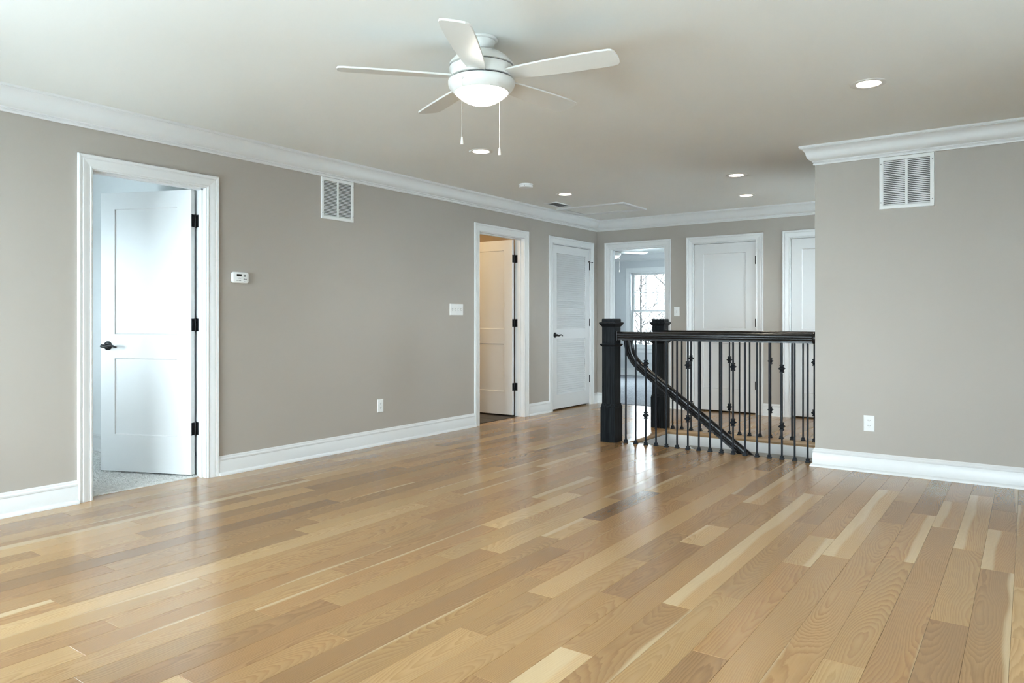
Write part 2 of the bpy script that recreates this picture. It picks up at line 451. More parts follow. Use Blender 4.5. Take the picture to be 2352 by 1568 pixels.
def shown(P):
    best = 0
    for i in range(6):
        x, y = (P[0]+P[1])/2, P[2]+(P[3]-P[2])*(i+.5)/6
        Z = -x*sa+y*ca
        if Z < .3: continue
        u = 1176+1670.8*(x*ca+y*sa)/Z; v = 733.9+1670.8*1.12/Z
        if -20 < u < 2372 and v < 1590 and not (y > 5.9 and x > -.226*y-.03): best += (P[3]-P[2])/6*PW/Z**3
    return best
rank = sorted(plank_list, key=shown, reverse=True)
near = [P for P in rank[:296] if shown(P) > 0]
ns = set(id(P) for P in near)
for P in near: link('plank', plank_mesh('plank', [P]), floor)
tag(link('planks_beyond', plank_mesh('planks_beyond', [P for P in plank_list if id(P) not in ns]), floor), kind='stuff')

# rounded nosings around the stair opening
def nosing(axis, fixed, dirn, a0, a1, name='nosing'):
    prof = [(0,0)] + [(.075+.020*math.sin(t), -.020+.020*math.cos(t)) for t in [i*PI/8 for i in range(9)]] + [(0,-.040)]
    rings = []
    for a in (a0, a1):
        rings.append([((fixed+dirn*p, a, z) if axis == 'y' else (a, fixed+dirn*p, z)) for p, z in prof])
    mb = MB(); mb.loft(rings)
    return mb.obj(name, M['oak_edge'], floor, smooth=40)
nosing('y', -3.0696, 1, 6.06, 7.0)
nosing('x', 7.058, -1, -3.03, XHALL)
nosing('x', 5.972, 1, -3.03, XC+.02)

# ------------------------------------------------------------------ trim
def line_trim(name, prof, mapf, a0, a1, k0=0, k1=0, m='trim', smooth=35, label=None):
    rings = []
    for a, k in ((a0,k0),(a1,k1)):
        rings.append([mapf(a+k*p, z, p) for p, z in prof])
    return struct(MB().loft(rings).obj(name, M[m], smooth=smooth), label)
BASE = [(0,0),(.034,0),(.034,.006),(.031,.015),(.023,.021),(.016,.023),(.016,.098),(.0125,.103),(.0125,.107),(.016,.110),(.0165,.119),(.012,.126),(.0095,.1275),(.0095,.131),(.007,.1345),(.004,.140),(0,.140)]
CROWN = [(0,2.301),(.010,2.301),(.012,2.304),(.012,2.312),(.008,2.316),(.008,2.321),(.0175,2.323),(.0175,2.331),(.022,2.333),(.034,2.3385),(.044,2.347),(.051,2.360),(.055,2.374),(.059,2.389),(.066,2.403),(.076,2.414),(.088,2.420),(.093,2.4215),(.093,2.426),(.0985,2.427),(.0985,2.44),(0,2.44)]
CO = .091                                     # casing outer edge from the opening
def base(name, mapf, a0, a1, k0=0, k1=0, **kw): return line_trim(name, BASE, mapf, a0, a1, k0, k1, **kw)
base('baseboard_left', LEFT, YREAR, D1[0]-CO, label='white baseboard left of the open bedroom door')
base('baseboard_left', LEFT, D1[1]+CO, D2[0]-CO, label='long white baseboard under the thermostat wall')
base('baseboard_left', LEFT, D2[1]+CO, D3[0]-CO, label='short white baseboard between bathroom and louvered door')
base('baseboard_left', LEFT, D3[1]+CO, YB, 0, -1, label='white baseboard stub in the far corner')
base('baseboard_back', BACK, XL, D4[0]-CO, 1, 0)
base('baseboard_back', BACK, D4[1]+CO, D5[0]-CO)
base('baseboard_back', BACK, D5[1]+CO, D6[0]-CO)
base('baseboard_back', BACK, D6[1]+CO, XHALL)
base('baseboard_right', RIGHT, XC, XSIDE, -1, 0, label='white baseboard of the right wall')
WEND = lambda a, z, t: (XC-t, a, z)
line_trim('baseboard_wall_end', BASE, WEND, YR, 6.035, -1, 0)
base('baseboard_rear', REAR, XL, XSIDE)
base('baseboard_side', SIDE, YREAR, YR)
base('baseboard_bedroom', lambda a,z,t: (a, R1Y1-t, z), R1X, XL-TH-.006, m='trim', label='white baseboard inside the bright bedroom')
base('baseboard_far_bedroom', lambda a,z,t: (a, R4Y-t, z), R4X0, R4X1, label='white baseboard under the far bedroom window')
line_trim('trim_1', CROWN, LEFT, YREAR, YB, 0, -1, label='white crown moulding along the left wall')
line_trim('trim_2', CROWN, BACK, XL, XHALL, 1, 0, label='white crown moulding along the back wall')
line_trim('trim_3', CROWN, RIGHT, XC, XSIDE, -1, 0, label='white crown moulding over the right wall, mitred at its end')
line_trim('trim_4', CROWN, WEND, YR, 6.115, -1, 1, label='short crown return around the end of the right wall')
line_trim('trim_5', CROWN, lambda a,z,t: (a, 6.115+t, z), XC, XHALL, -1, 0)
line_trim('trim_6', CROWN, REAR, XL, XSIDE)
line_trim('trim_7', CROWN, SIDE, YREAR, YR)
line_trim('trim_8', CROWN, lambda a,z,t: (a, R4Y-t, z), R4X0, R4X1, label='white crown in the far bedroom')

# ------------------------------------------------------------------ doors
CASE = [(0,0),(0,.009),(.004,.012),(.010,.012),(.013,.0095),(.017,.0095),(.030,.012),(.046,.0155),(.056,.0165),(.060,.0135),(.064,.0135),(.067,.018),(.079,.020),(.083,.018),(.085,.014),(.085,0)]
def casing(door, mapf, d, off=.006):
    a0, a1, h = d[0]-off, d[1]+off, HD+off
    for s, a in ((-1,a0),(1,a1)):
        MB().loft([[mapf(a+s*w, 0.0, t) for w, t in CASE], [mapf(a+s*w, h+w, t) for w, t in CASE]]).obj('side_casing', M['trim'], door, smooth=35)
    MB().loft([[mapf(a0-w, h+w, t) for w, t in CASE], [mapf(a1+w, h+w, t) for w, t in CASE]]).obj('head_casing', M['trim'], door, smooth=35)
def jamb(door, mapf, d, stop_t):
    """lined opening with a stop strip centred at depth stop_t"""
    for a, s in ((d[0],-1),(d[1],1)):
        mb = MB(); pr = [(0,.001),(0,stop_t+.018),(.011,stop_t+.018),(.011,stop_t-.018),(0,stop_t-.018),(0,-TH-.001)]
        pr = [(a-s*x, t) for x, t in pr] + [(a+s*JT,-TH-.001),(a+s*JT,.001)]
        mb.loft([[mapf(x,0.0,t) for x,t in pr],[mapf(x,HD,t) for x,t in pr]]).obj('side_jamb', M['trim'], door)
    pr = [(HD,.001),(HD,stop_t+.018),(HD-.011,stop_t+.018),(HD-.011,stop_t-.018),(HD,stop_t-.018),(HD,-TH-.001),(HD+JT,-TH-.001),(HD+JT,.001)]
    MB().loft([[mapf(d[0]-JT,z,t) for z,t in pr],[mapf(d[1]+JT,z,t) for z,t in pr]]).obj('head_jamb', M['trim'], door)

PANELS = [(.285,.838),(1.015,1.925)]           # z spans of the two recessed panels, measured from the leaf's foot - see z0
def leaf_mesh(w, z0, z1, th=.035, stile=.117, depth=.0085, panels=None, through=False):
    """local: s along width 0..w, n thickness 0..th (0 = side away), z up; recessed flat panels on both sides"""
    zs = sorted({z0,z1}|{q for p in panels for q in p}); ss = [0,stile,w-stile,w]
    mb = MB(); idx = {}
    def P(s,n,z):
        k = (round(s,5),round(n,5),round(z,5))
        if k not in idx: idx[k] = len(mb.v); mb.v.append((s,n,z))
        return idx[k]
    for j in range(len(zs)-1):
        for i in range(3):
            pan = i == 1 and any(abs(zs[j]-p[0]) < 1e-6 for p in panels)
            a,b,c,d = ss[i],ss[i+1],zs[j],zs[j+1]
            if pan and through:
                for q in ((a,c,b,c),(b,c,b,d),(b,d,a,d),(a,d,a,c)):
                    mb.f.append([P(q[0],0,q[1]),P(q[2],0,q[3]),P(q[2],th,q[3]),P(q[0],th,q[1])])
                continue
            for n, e in ((0,1),(th,-1)):
                if not pan: mb.f.append([P(a,n,c),P(b,n,c),P(b,n,d),P(a,n,d)])
                else:
                    k = .004; m = n+e*depth
                    o = [(a,c),(b,c),(b,d),(a,d)]; q = [(a+k,c+k),(b-k,c+k),(b-k,d-k),(a+k,d-k)]
                    mb.f.append([P(x,m,z) for x,z in q])
                    for r in range(4):
                        r2 = (r+1)%4
                        mb.f.append([P(o[r][0],n,o[r][1]),P(o[r2][0],n,o[r2][1]),P(q[r2][0],m,q[r2][1]),P(q[r][0],m,q[r][1])])
    for i in range(3):
        for z in (z0,z1): mb.f.append([P(ss[i],0,z),P(ss[i+1],0,z),P(ss[i+1],th,z),P(ss[i],th,z)])
    for j in range(len(zs)-1):
        for s in (0,w): mb.f.append([P(s,0,zs[j]),P(s,th,zs[j]),P(s,th,zs[j+1]),P(s,0,zs[j+1])])
    return mb
def lever_mesh(out=1, toward=1):
    """rose on the face n=0 plane growing to +n*out; lever points to +s*toward"""
    mb = MB(); n = 20
    pr = [(.033,0),(.033,.006),(.029,.010),(.014,.012),(.012,.040)]
    mb.loft([[(r*math.cos(2*PI*i/n), out*h, r*math.sin(2*PI*i/n)) for i in range(n)] for r,h in pr])
    pts, rad = [], []
    for i in range(9):
        t = i/8; pts.append((toward*(-.016+.125*t), out*(.046+.006*math.sin(t*PI)), .006*math.sin(t*2.4*PI)*-1 - .004*t)); rad.append(.0105-.0045*t if t > .12 else .013)
    mb.tube(pts, rad, 10)
    return mb
def hinge_mesh():
    """two leaves and a knuckle; local origin on the pin, z centred"""
    mb = MB()
    mb.lathe([(.0001,-.050),(.004,-.049),(.0062,-.045),(.0062,.045),(.004,.049),(.0001,.050)], 12)
    return mb
LEAF_Z0, LEAF_Z1 = .018, 2.044
HZ = (.342, 1.083, 1.825)
def open_door(name, d, pivot, ang, w, label, room_frame, n_rose):
    """leaf hinged at the far jamb of the left wall, swung into the room beyond; ang = leaf direction in plan"""
    door = struct(empty(name, (XL, d[0], 0)), label)
    off = Matrix.Translation((-XL, -d[0], 0))
    mp = lambda a,z,t: (t, a-d[0], z)
    casing(door, mp, d); jamb(door, mp, d, -.060)
    u = Vector((math.cos(ang), math.sin(ang), 0)); nn = Vector((-u.y, u.x, 0))
    mw = Matrix(((u.x,nn.x,0,pivot[0]-XL),(u.y,nn.y,0,pivot[1]-d[0]),(0,0,1,0),(0,0,0,1)))
    leaf = leaf_mesh(w, LEAF_Z0, LEAF_Z1, panels=PANELS).obj('door_leaf', M['door'], door, bevel=.0012)
    leaf.matrix_local = mw
    for out, y in ((1,.035),(-1,0)):
        h = lever_mesh(out, -1).obj('lever_handle', M['black'], leaf, smooth=40); h.location = (w-.062, y, .930)
    MB().box(w-.0005, w+.0012, .006, .029, .90, .958).obj('latch_plate', M['chrome'], leaf)
    for z in HZ:
        hb = MB()
        hb.box(-.0022, 0.0, .002, .034, z-.045, z+.045)          # leaf let into the door edge
        h = hb.obj('hinge', M['black'], leaf, bevel=.0008)
        h = hinge_mesh().obj('hinge_pin', M['black'], leaf, smooth=40); h.location = (-.006, -.004, z)
        jb = MB().box(-TH-.001, -TH+.036, d[1]-d[0]-.0025, d[1]-d[0], z-.045, z+.045)
        jb.obj('hinge', M['black'], door, bevel=.0008)
    return door, leaf
a1 = math.atan2(-.378, -.925)
open_door('door_1', D1, (-4.8605, 2.926), a1, .757, 'open white two-panel bedroom door, nearest to the camera', None, None)
open_door('door_2', D2, (-4.861, 6.886), PI+.012, .818, 'half-hidden white door standing open into the warm-lit bathroom', None, None)

def closed_door(name, mapf, d, hinge_at, label, louver=False):
    door = struct(empty(name, mapf(d[0],0,0)), label)
    o = Vector(mapf(d[0],0,0)); ea = Vector(mapf(1,0,0))-Vector(mapf(0,0,0)); et = Vector(mapf(0,0,1))-Vector(mapf(0,0,0))
    mp = lambda a,z,t: tuple(ea*(a-d[0])+et*t+Vector((0,0,z)))
    casing(door, mp, d); jamb(door, mp, d, -.062)
    w = d[1]-d[0]-.006
    # leaf local: s along the wall, n out of the wall
    mw = Matrix(((ea.x,et.x,0,0),(ea.y,et.y,0,0),(0,0,1,0),(0,0,0,1))) @ Matrix.Translation((.003,-.043,0))
    pans = PANELS if not louver else [(.190,.880),(1.003,1.943)]
    leaf = leaf_mesh(w, LEAF_Z0, LEAF_Z1, panels=pans, through=louver, stile=.105 if louver else .117).obj('door_leaf', M['door'], door, bevel=.0012)
    leaf.matrix_local = mw
    if louver:
        st = .105; sl = None; pit = .0265
        mb = MB(); pr = [(.0125,.0180),(.0290,-.0115),(.0300,-.0150),(.0275,-.0160),(.0105,.0150),(.0105,.0170)]
        mb.loft([[(x, n, z) for n, z in pr] for x in (st-.004, w-st+.004)])
        sl = mb.mesh('slat', M['door'])
        for z0, z1 in pans:
            n = int((z1-z0-.008)/pit); g = (z1-z0)/n
            for i in range(n): link('slat', sl, leaf, loc=(0,.0005,z0+g*(i+.5)))
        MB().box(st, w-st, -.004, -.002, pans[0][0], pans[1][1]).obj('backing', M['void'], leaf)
    hs = (w-.062, -1) if hinge_at == 0 else (.062, 1)
    if louver or True:
        h = lever_mesh(1, hs[1]).obj('lever_handle', M['black'], leaf, smooth=40); h.location = (hs[0], .035, .930)
    for z in HZ:
        h = hinge_mesh().obj('hinge', M['black'], leaf, smooth=40)
        h.location = (-.0015 if hinge_at == 0 else w+.0015, .0405, z)
    if louver:
        z = HZ[2]+.053; mb = MB(); x = w+.0015
        mb.tube([(x,.041,z),(x-.035,.058,z+.003),(x-.052,.060,z+.003)], .0036, 8)
        mb.tube([(x,.041,z),(x+.020,.058,z),(x+.034,.062,z-.002)], .0036, 8)
        mb.lathe([(.001,-.008),(.010,-.006),(.011,0),(.010,.006),(.001,.008)], 12, (x-.052,.062,z+.003))
        mb.lathe([(.001,-.007),(.009,-.005),(.010,0),(.009,.005),(.001,.007)], 12, (x+.034,.064,z-.002))
        mb.obj('hinge_pin_stop', M['black'], leaf, smooth=40)
    return door
closed_door('door_3', LEFT, D3, 1, 'closed white louvered closet door with black lever', louver=True)
closed_door('door_5', BACK, D5, 1, 'closed white two-panel door behind the railing with its right edge hinged')
closed_door('door_6', BACK, D6, 1, 'closed white door half hidden by the end of the right wall')
def cased_opening(name, mapf, d, label):
    door = struct(empty(name, mapf(d[0],0,0)), label)
    ea = Vector(mapf(1,0,0))-Vector(mapf(0,0,0)); et = Vector(mapf(0,0,1))-Vector(mapf(0,0,0))
    mp = lambda a,z,t: tuple(ea*(a-d[0])+et*t+Vector((0,0,z)))
    casing(door, mp, d); jamb(door, mp, d, -.062)
    return door
cased_opening('door_4', BACK, D4, 'white cased doorway looking into the far bedroom')

# ------------------------------------------------------------------ windows
def window(name, mapf, o, depth, cols, rows, label, split=True, portal=True, lower_grid=False):
    a0,a1,z0,z1 = o
    w = struct(empty(name, mapf(a0,z0,0)), label)
    O = Vector(mapf(a0,z0,0)); ea = Vector(mapf(1,0,0))-Vector(mapf(0,0,0)); et = Vector(mapf(0,0,1))-Vector(mapf(0,0,0))
    mp = lambda a,z,t: tuple(ea*a+et*t+Vector((0,0,z)))
    def bx(aa,ab,za,zb,ta,tb,nm,m,par=w,bev=.0015):
        mb = MB(); vs = [mp(a,z,t) for z in (za,zb) for t in (ta,tb) for a in (aa,ab)]
        mb.add(vs, [(0,2,3,1),(4,5,7,6),(0,1,5,4),(2,6,7,3),(0,4,6,2),(1,3,7,5)])
        return mb.obj(nm, M[m], par, bevel=bev)
    W, H = a1-a0, z1-z0
    # lining, casing, sill
    bx(0,.016,0,H,-depth,0,'jamb_liner','trim'); bx(W-.016,W,0,H,-depth,0,'jamb_liner','trim')
    bx(.016,W-.016,H-.016,H,-depth,0,'head_liner','trim'); bx(.016,W-.016,0,.02,-depth,0,'sill_liner','trim')
    bx(-.085,0,-.02,H+.085,0,.018,'side_casing','trim'); bx(W,W+.085,-.02,H+.085,0,.018,'side_casing','trim')
    bx(0,W,H,H+.085,0,.018,'head_casing','trim')
    bx(-.11,W+.11,-.022,0,0,.055,'stool','trim'); bx(-.085,W+.085,-.10,-.022,0,.016,'apron','trim')
    # sashes
    zm = H*.485
    def sash(za, zb, t, grid, nm):
        f = .042; s = empty(nm); s.parent = w
        bx(.016,.016+f,za,zb,t-.03,t,'stile','trim',s); bx(W-.016-f,W-.016,za,zb,t-.03,t,'stile','trim',s)
        bx(.016+f,W-.016-f,zb-f,zb,t-.03,t,'rail','trim',s); bx(.016+f,W-.016-f,za,za+f,t-.03,t,'rail','trim',s)
        A0,A1,Z0,Z1 = .016+f, W-.016-f, za+f, zb-f
        bx(A0,A1,Z0,Z1,t-.017,t-.013,'pane','glass',s,0)
        if grid:
            for i in range(1,cols):
                a = A0+(A1-A0)*i/cols; bx(a-.009,a+.009,Z0,Z1,t-.012,t-.004,'muntin','trim',s)
            for j in range(1,rows):
                z = Z0+(Z1-Z0)*j/rows; bx(A0,A1,z-.009,z+.009,t-.012,t-.004,'muntin','trim',s)
    sash(zm-.02, H-.016, -depth+.045, True, 'upper_sash'); sash(.02, zm+.022, -depth+.085, lower_grid, 'lower_sash')
    if portal:
        ld = bpy.data.lights.new('daylight_portal', 'AREA'); ld.shape = 'RECTANGLE'; ld.size = W; ld.size_y = H
        ld.cycles.is_portal = True
        lo = bpy.data.objects.new('daylight_portal', ld); COL.objects.link(lo)
        c = O + ea*(W/2) + et*(-depth-.02) + Vector((0,0,H/2))
        z = -et; x = ea; y = z.cross(x)
        lo.matrix_world = Matrix(((x.x,y.x,z.x,c.x),(x.y,y.y,z.y,c.y),(x.z,y.z,z.z,c.z),(0,0,0,1)))
    return w
window('window_1', lambda a,z,t: (a, R4Y-t, z), W1, .14, 3, 2, 'white double-hung window of the far bedroom, bare branches outside')
window('window_2', REAR, W2, .12, 4, 2, 'wide window behind the camera')
window('window_3', REAR, W3, .12, 4, 2, 'second window behind the camera')
window('window_4', SIDE, W4, .12, 4, 2, 'window in the unseen side wall')
window('added_window_9', LEFT, W9, TH, 3, 2, 'unseen left wall window added to light the fan and ceiling')  # added out of view for daylight from the left on fan and ceiling
window('window_5', lambda a,z,t: (a, R1Y0+t, z), W5, .11, 4, 2, 'bedroom window out of sight behind the left wall')
window('added_window_7', lambda a,z,t: (a, R4Y-t, z), W7, .14, 3, 2, 'unseen second window added to brighten the far bedroom')  # added out of view to give the far bedroom more daylight
window('added_window_8', lambda a,z,t: (R4X0+t, a, z), W8, .1, 5, 2, 'broad unseen window added to brighten the far bedroom')  # another unseen window, put in because the far bedroom came out dark
window('window_6', HALLE, W6, .12, 3, 2, 'window at the hidden end of the hall')

# ------------------------------------------------------------------ floors of the other rooms
def carpet(name, m, x0, x1, y0, y1, fine, label):
    """looped pile: fine bumpy grid in the part seen through the doorway, coarse elsewhere"""
    r = random.Random(3); mb = MB()
    fx0, fx1, fy0, fy1, st = fine
    nx, ny = int((fx1-fx0)/st), int((fy1-fy0)/st)
    for j in range(ny+1):
        for i in range(nx+1):
            e = i in (0,nx) or j in (0,ny)
            mb.v.append((fx0+(fx1-fx0)*i/nx, fy0+(fy1-fy0)*j/ny, .004+(0 if e else r.uniform(-.004,.006))))
    for j in range(ny):
        for i in range(nx):
            a = j*(nx+1)+i; mb.f.append([a,a+1,a+nx+2,a+nx+1])
    z = .003
    for (a,b,c,d) in ((x0,fx0,y0,y1),(fx1,x1,y0,y1),(fx0,fx1,y0,fy0),(fx0,fx1,fy1,y1)):
        if b-a > 1e-4 and d-c > 1e-4: mb.add([(a,c,z),(b,c,z),(b,d,z),(a,d,z)], [(0,1,2,3)])
    # turned-down front edge and underside
    mb.box(x0,x1,y0,y1,-.03,-.002)
    o = mb.obj(name, M[m], smooth=80)
    return tag(o, label, 'carpet', kind='stuff')
carpet('carpet', 'carpet1', R1X, XL-TH+.002, R1Y0, R1Y1, (-7.3, XL-TH, 1.6, 3.0, .010), 'light grey looped carpet of the near bedroom')
tag(MB().box(XL-TH, XL-.091, D1[0], D1[1], -.030, .0065).obj('carpet_edge', M['carpet1'], bevel=.003), 'carpet strip in the near bedroom doorway', 'carpet', kind='stuff')
carpet('carpet', 'carpet4', R4X0, R4X1, YB+TH-.05, R4Y, (-5.6, -3.9, YB+TH-.05, 11.2, .020), 'blue-grey carpet of the far bedroom')
bf = struct(MB().box(B2X, XL-TH+.03, B2Y0, B2Y1, -.03, -.004).obj('floor_bathroom', M['grout']), 'dark slate tile floor of the bathroom')
TS = .305
for i in range(4):
    for j in range(4):
        x1 = XL-.062-i*TS; y0 = 5.95+j*TS
        MB().box(x1-TS+.004, x1, y0, min(y0+TS-.004, B2Y1), -.012, 0.0).obj('tile', M['tile'], bf, bevel=.0015)
struct(MB().box(-5.6, XL-TH+.03, 7.26, 8.8, -.03, -.004).obj('floor_closet', M['oak_edge']))
struct(MB().box(-3.6, -.25, YB+.06, 9.6, -.03, -.004).obj('floor_linen_closet', M['oak_edge']))

# ------------------------------------------------------------------ stairs
RISE, RUN, NST = .190, .262, 13
st = struct(empty('staircase', (SX, SY0, 0)), 'staircase dropping to the right below the black railing')
loc = lambda x,y,z: (x-SX, y-SY0, z)
for i in range(NST):
    x0 = SX+RUN*i; zt = -RISE*(i+1)
    mb = MB().box(*[0,0.018], 0, SY1-SY0, 0, RISE-.04 if i == 0 else RISE-.03)
    r = mb.obj('riser', M['trim'], st); r.location = (RUN*i-.018+.004, 0, zt)
    if i < NST-1:
        t = MB().box(0, RUN+.02, 0, SY1-SY0, -.03, 0).obj('tread', M['oak_edge'], st, bevel=.008, bseg=3); t.location = (RUN*i, 0, zt)
# walls of the well (white band at the floor edge, greige below) and the sloping skirt boards
for nm, y0, y1 in (('wall_stair_far', SY1, SY1+.06), ('wall_stair_near', SY0-.06, SY0)):
    struct(MB().box(SX-.08, .6, y0, y1, -2.9, -.048).obj(nm, M['wall']), 'greige wall of the stairwell' if 'far' in nm else None)
struct(MB().box(SX, .55, SY1-.012, SY1, -.134, -.042).obj('trim_9', M['trim'], bevel=.0015), 'white band under the landing edge of the stairwell')
sk = MB(); zz = lambda x: -.105-(x+2.80)*RISE/RUN
sk.loft([[(SX,y,-.134),(SX+.26,y,-.134),(.5,y,zz(.5)),(.5,y,zz(.5)-.36),(SX,y,zz(SX)-.34)] for y in (SY1-.016, SY1)])
struct(sk.obj('trim_10', M['trim']), 'sloping white skirt board of the stairs')
struct(MB().box(.55, .62, SY0-.06, SY1+.06, -2.9, 0).obj('wall_stair_end', M['wall']))
struct(MB().box(SX-.1, .6, SY0-.1, SY1+.1, -2.95, -2.9).obj('floor_lower', M['oak_edge']))
struct(MB().box(SX-.08, SX-.02, SY0-.06, SY1+.06, -2.9, -.048).obj('wall_stair_under', M['wall']))

# ------------------------------------------------------------------ railings
def newel(parent, x, y, drop):
    n = empty('newel_post', (x, y, 0)) if parent is None else empty('newel_post')
    if parent: n.parent = parent; n.location = (x-parent.location.x, y-parent.location.y, 0)
    s, b = .0635, .0745
    def sq(h, z): return [(-h,-h,z),(h,-h,z),(h,h,z),(-h,h,z)]
    m = M['blackwood']
    MB().loft([sq(s,.345), sq(s,1.060)]).obj('shaft', m, n, bevel=.002)
    MB().loft([sq(s-.001,1.055), sq(s+.004,1.060), sq(.081,1.078), sq(.084,1.080), sq(.084,1.094), sq(.081,1.096), sq(s+.002,1.098), sq(s+.001,1.126), sq(s-.003,1.129)]).obj('cap', m, n, bevel=.001)
    MB().loft([sq(s-.002,.872), sq(s+.004,.876), sq(.079,.890), sq(.081,.892), sq(.081,.897), sq(s,.900)]).obj('collar', m, n)
    MB().loft([sq(b,0), sq(b,.314), sq(b-.003,.322), sq(b-.003,.330), sq(b-.006,.331), sq(s+.004,.345), sq(s+.002,.350), sq(s-.002,.351)]).obj('base', m, n, bevel=.0012)
    if drop:
        d = MB().box(-.02, s, -s-.02, s-.04, -drop, -.002).obj('drop', m, n, bevel=.002)
    return n
RAILP = [(-.026,0),(.026,0),(.026,.009),(.022,.012),(.022,.017),(.0275,.020),(.029,.027),(.024,.031),(.024,.036),(.030,.040),(.0315,.046),(.030,.060),(.026,.068),(.016,.0745),(0,.077)]
RAILP = RAILP + [(-a,b) for a,b in RAILP[-2:1:-1]]
def baluster_meshes():
    bar = MB().box(-.0064,.0064,-.0064,.0064,.006,.936).mesh('bar', M['iron'], bevel=.0008)
    def sq(h,z): return [(-h,-h,z),(h,-h,z),(h,h,z),(-h,h,z)]
    shoe = MB().loft([sq(.0165,0), sq(.0175,.004), sq(.0165,.010), sq(.0125,.013), sq(.0115,.017), sq(.0135,.021), sq(.0125,.026), sq(.0085,.031)]).mesh('shoe', M['iron'])
    kn = MB().loft([sq(.0085,-.033), sq(.0150,-.030), sq(.0150,-.023), sq(.0100,-.019), sq(.0130,-.011), sq(.0225,-.002), sq(.0225,.002), sq(.0130,.011), sq(.0100,.019), sq(.0150,.023), sq(.0150,.030), sq(.0085,.033)]).mesh('knuckle', M['iron'])
    return bar, shoe, kn
BAR, SHOE, KNUC = baluster_meshes()
def railing(name, y, x0, count, x_end, label, newel_xy, drop, rosette):
    r = tag(empty(name, (x0, y, 0)), label, 'railing')
    newel(r, newel_xy[0], newel_xy[1], drop)
    zb = .934
    MB().loft([[(a-x0, p, zb+z) for p, z in RAILP] for a in (newel_xy[0]+.062, x_end)]).obj('top_rail', M['rail'], r, smooth=50)
    MB().box(newel_xy[0]+.0625-x0, newel_xy[0]+.0745-x0, -.036, .036, .926, 1.018).obj('rail_joint', M['rail'], r, bevel=.003)
    if rosette:
        MB().lathe([(.001,.042),(.040,.042),(.046,.040),(.050,.034),(.052,.026),(.052,0)], 24, (0,0,0)).obj('rosette', M['rail'], r, loc=(x_end-x0+.001,0,.976), rot=(PI/8*0,-PI/2,0))
    for i in range(count):
        b = link('baluster', BAR, r, loc=(.0985*i, 0, 0))
        link('shoe', SHOE, b)
        if i % 4 == 2:
            link('knuckle', KNUC, b, loc=(0,0,.728)); link('knuckle', KNUC, b, loc=(0,0,.265))
    return r
railing('stair_railing', 6.0, -2.988, 17, XC, 'front black railing with iron balusters ending at the right wall', (-3.137,6.004), 0, True)
railing('stair_railing', 7.055, -2.982, 20, XHALL, 'rear black railing across the stairwell, nearest to the closed doors', (-3.131,7.085), .42, False)
# descending handrail with gooseneck
hp = [(-3.062,.965),(-3.035,.965),(-3.018,.958),(-3.006,.935),(-3.002,.895),(-2.994,.845),(-2.974,.793),(-2.940,.742),(-2.890,.693),(-2.825,.643),(-2.757,.594),(-2.349,.3055),(-1.97,.025),(-1.2,-.545)]
def sweep_rail(pts, y, name, parent):
    rings = []
    for i, (x,z) in enumerate(pts):
        q, s = pts[max(i-1,0)], pts[min(i+1,len(pts)-1)]
        d = Vector((s[0]-q[0], s[1]-q[1])).normalized(); n = Vector((-d.y, d.x))
        rings.append([(x+n.x*(b-.0385), y+a, z+n.y*(b-.0385)) for a,b in RAILP])
    return MB().loft(rings).obj(name, M['rail'], parent, smooth=50)
hr = tag(empty('handrail', (-3.0,6.098,0)), 'curved black handrail sloping down the stairs behind the front balusters', 'handrail')
sweep_rail([(x+3.0,z) for x,z in hp], 0, 'rail', hr)

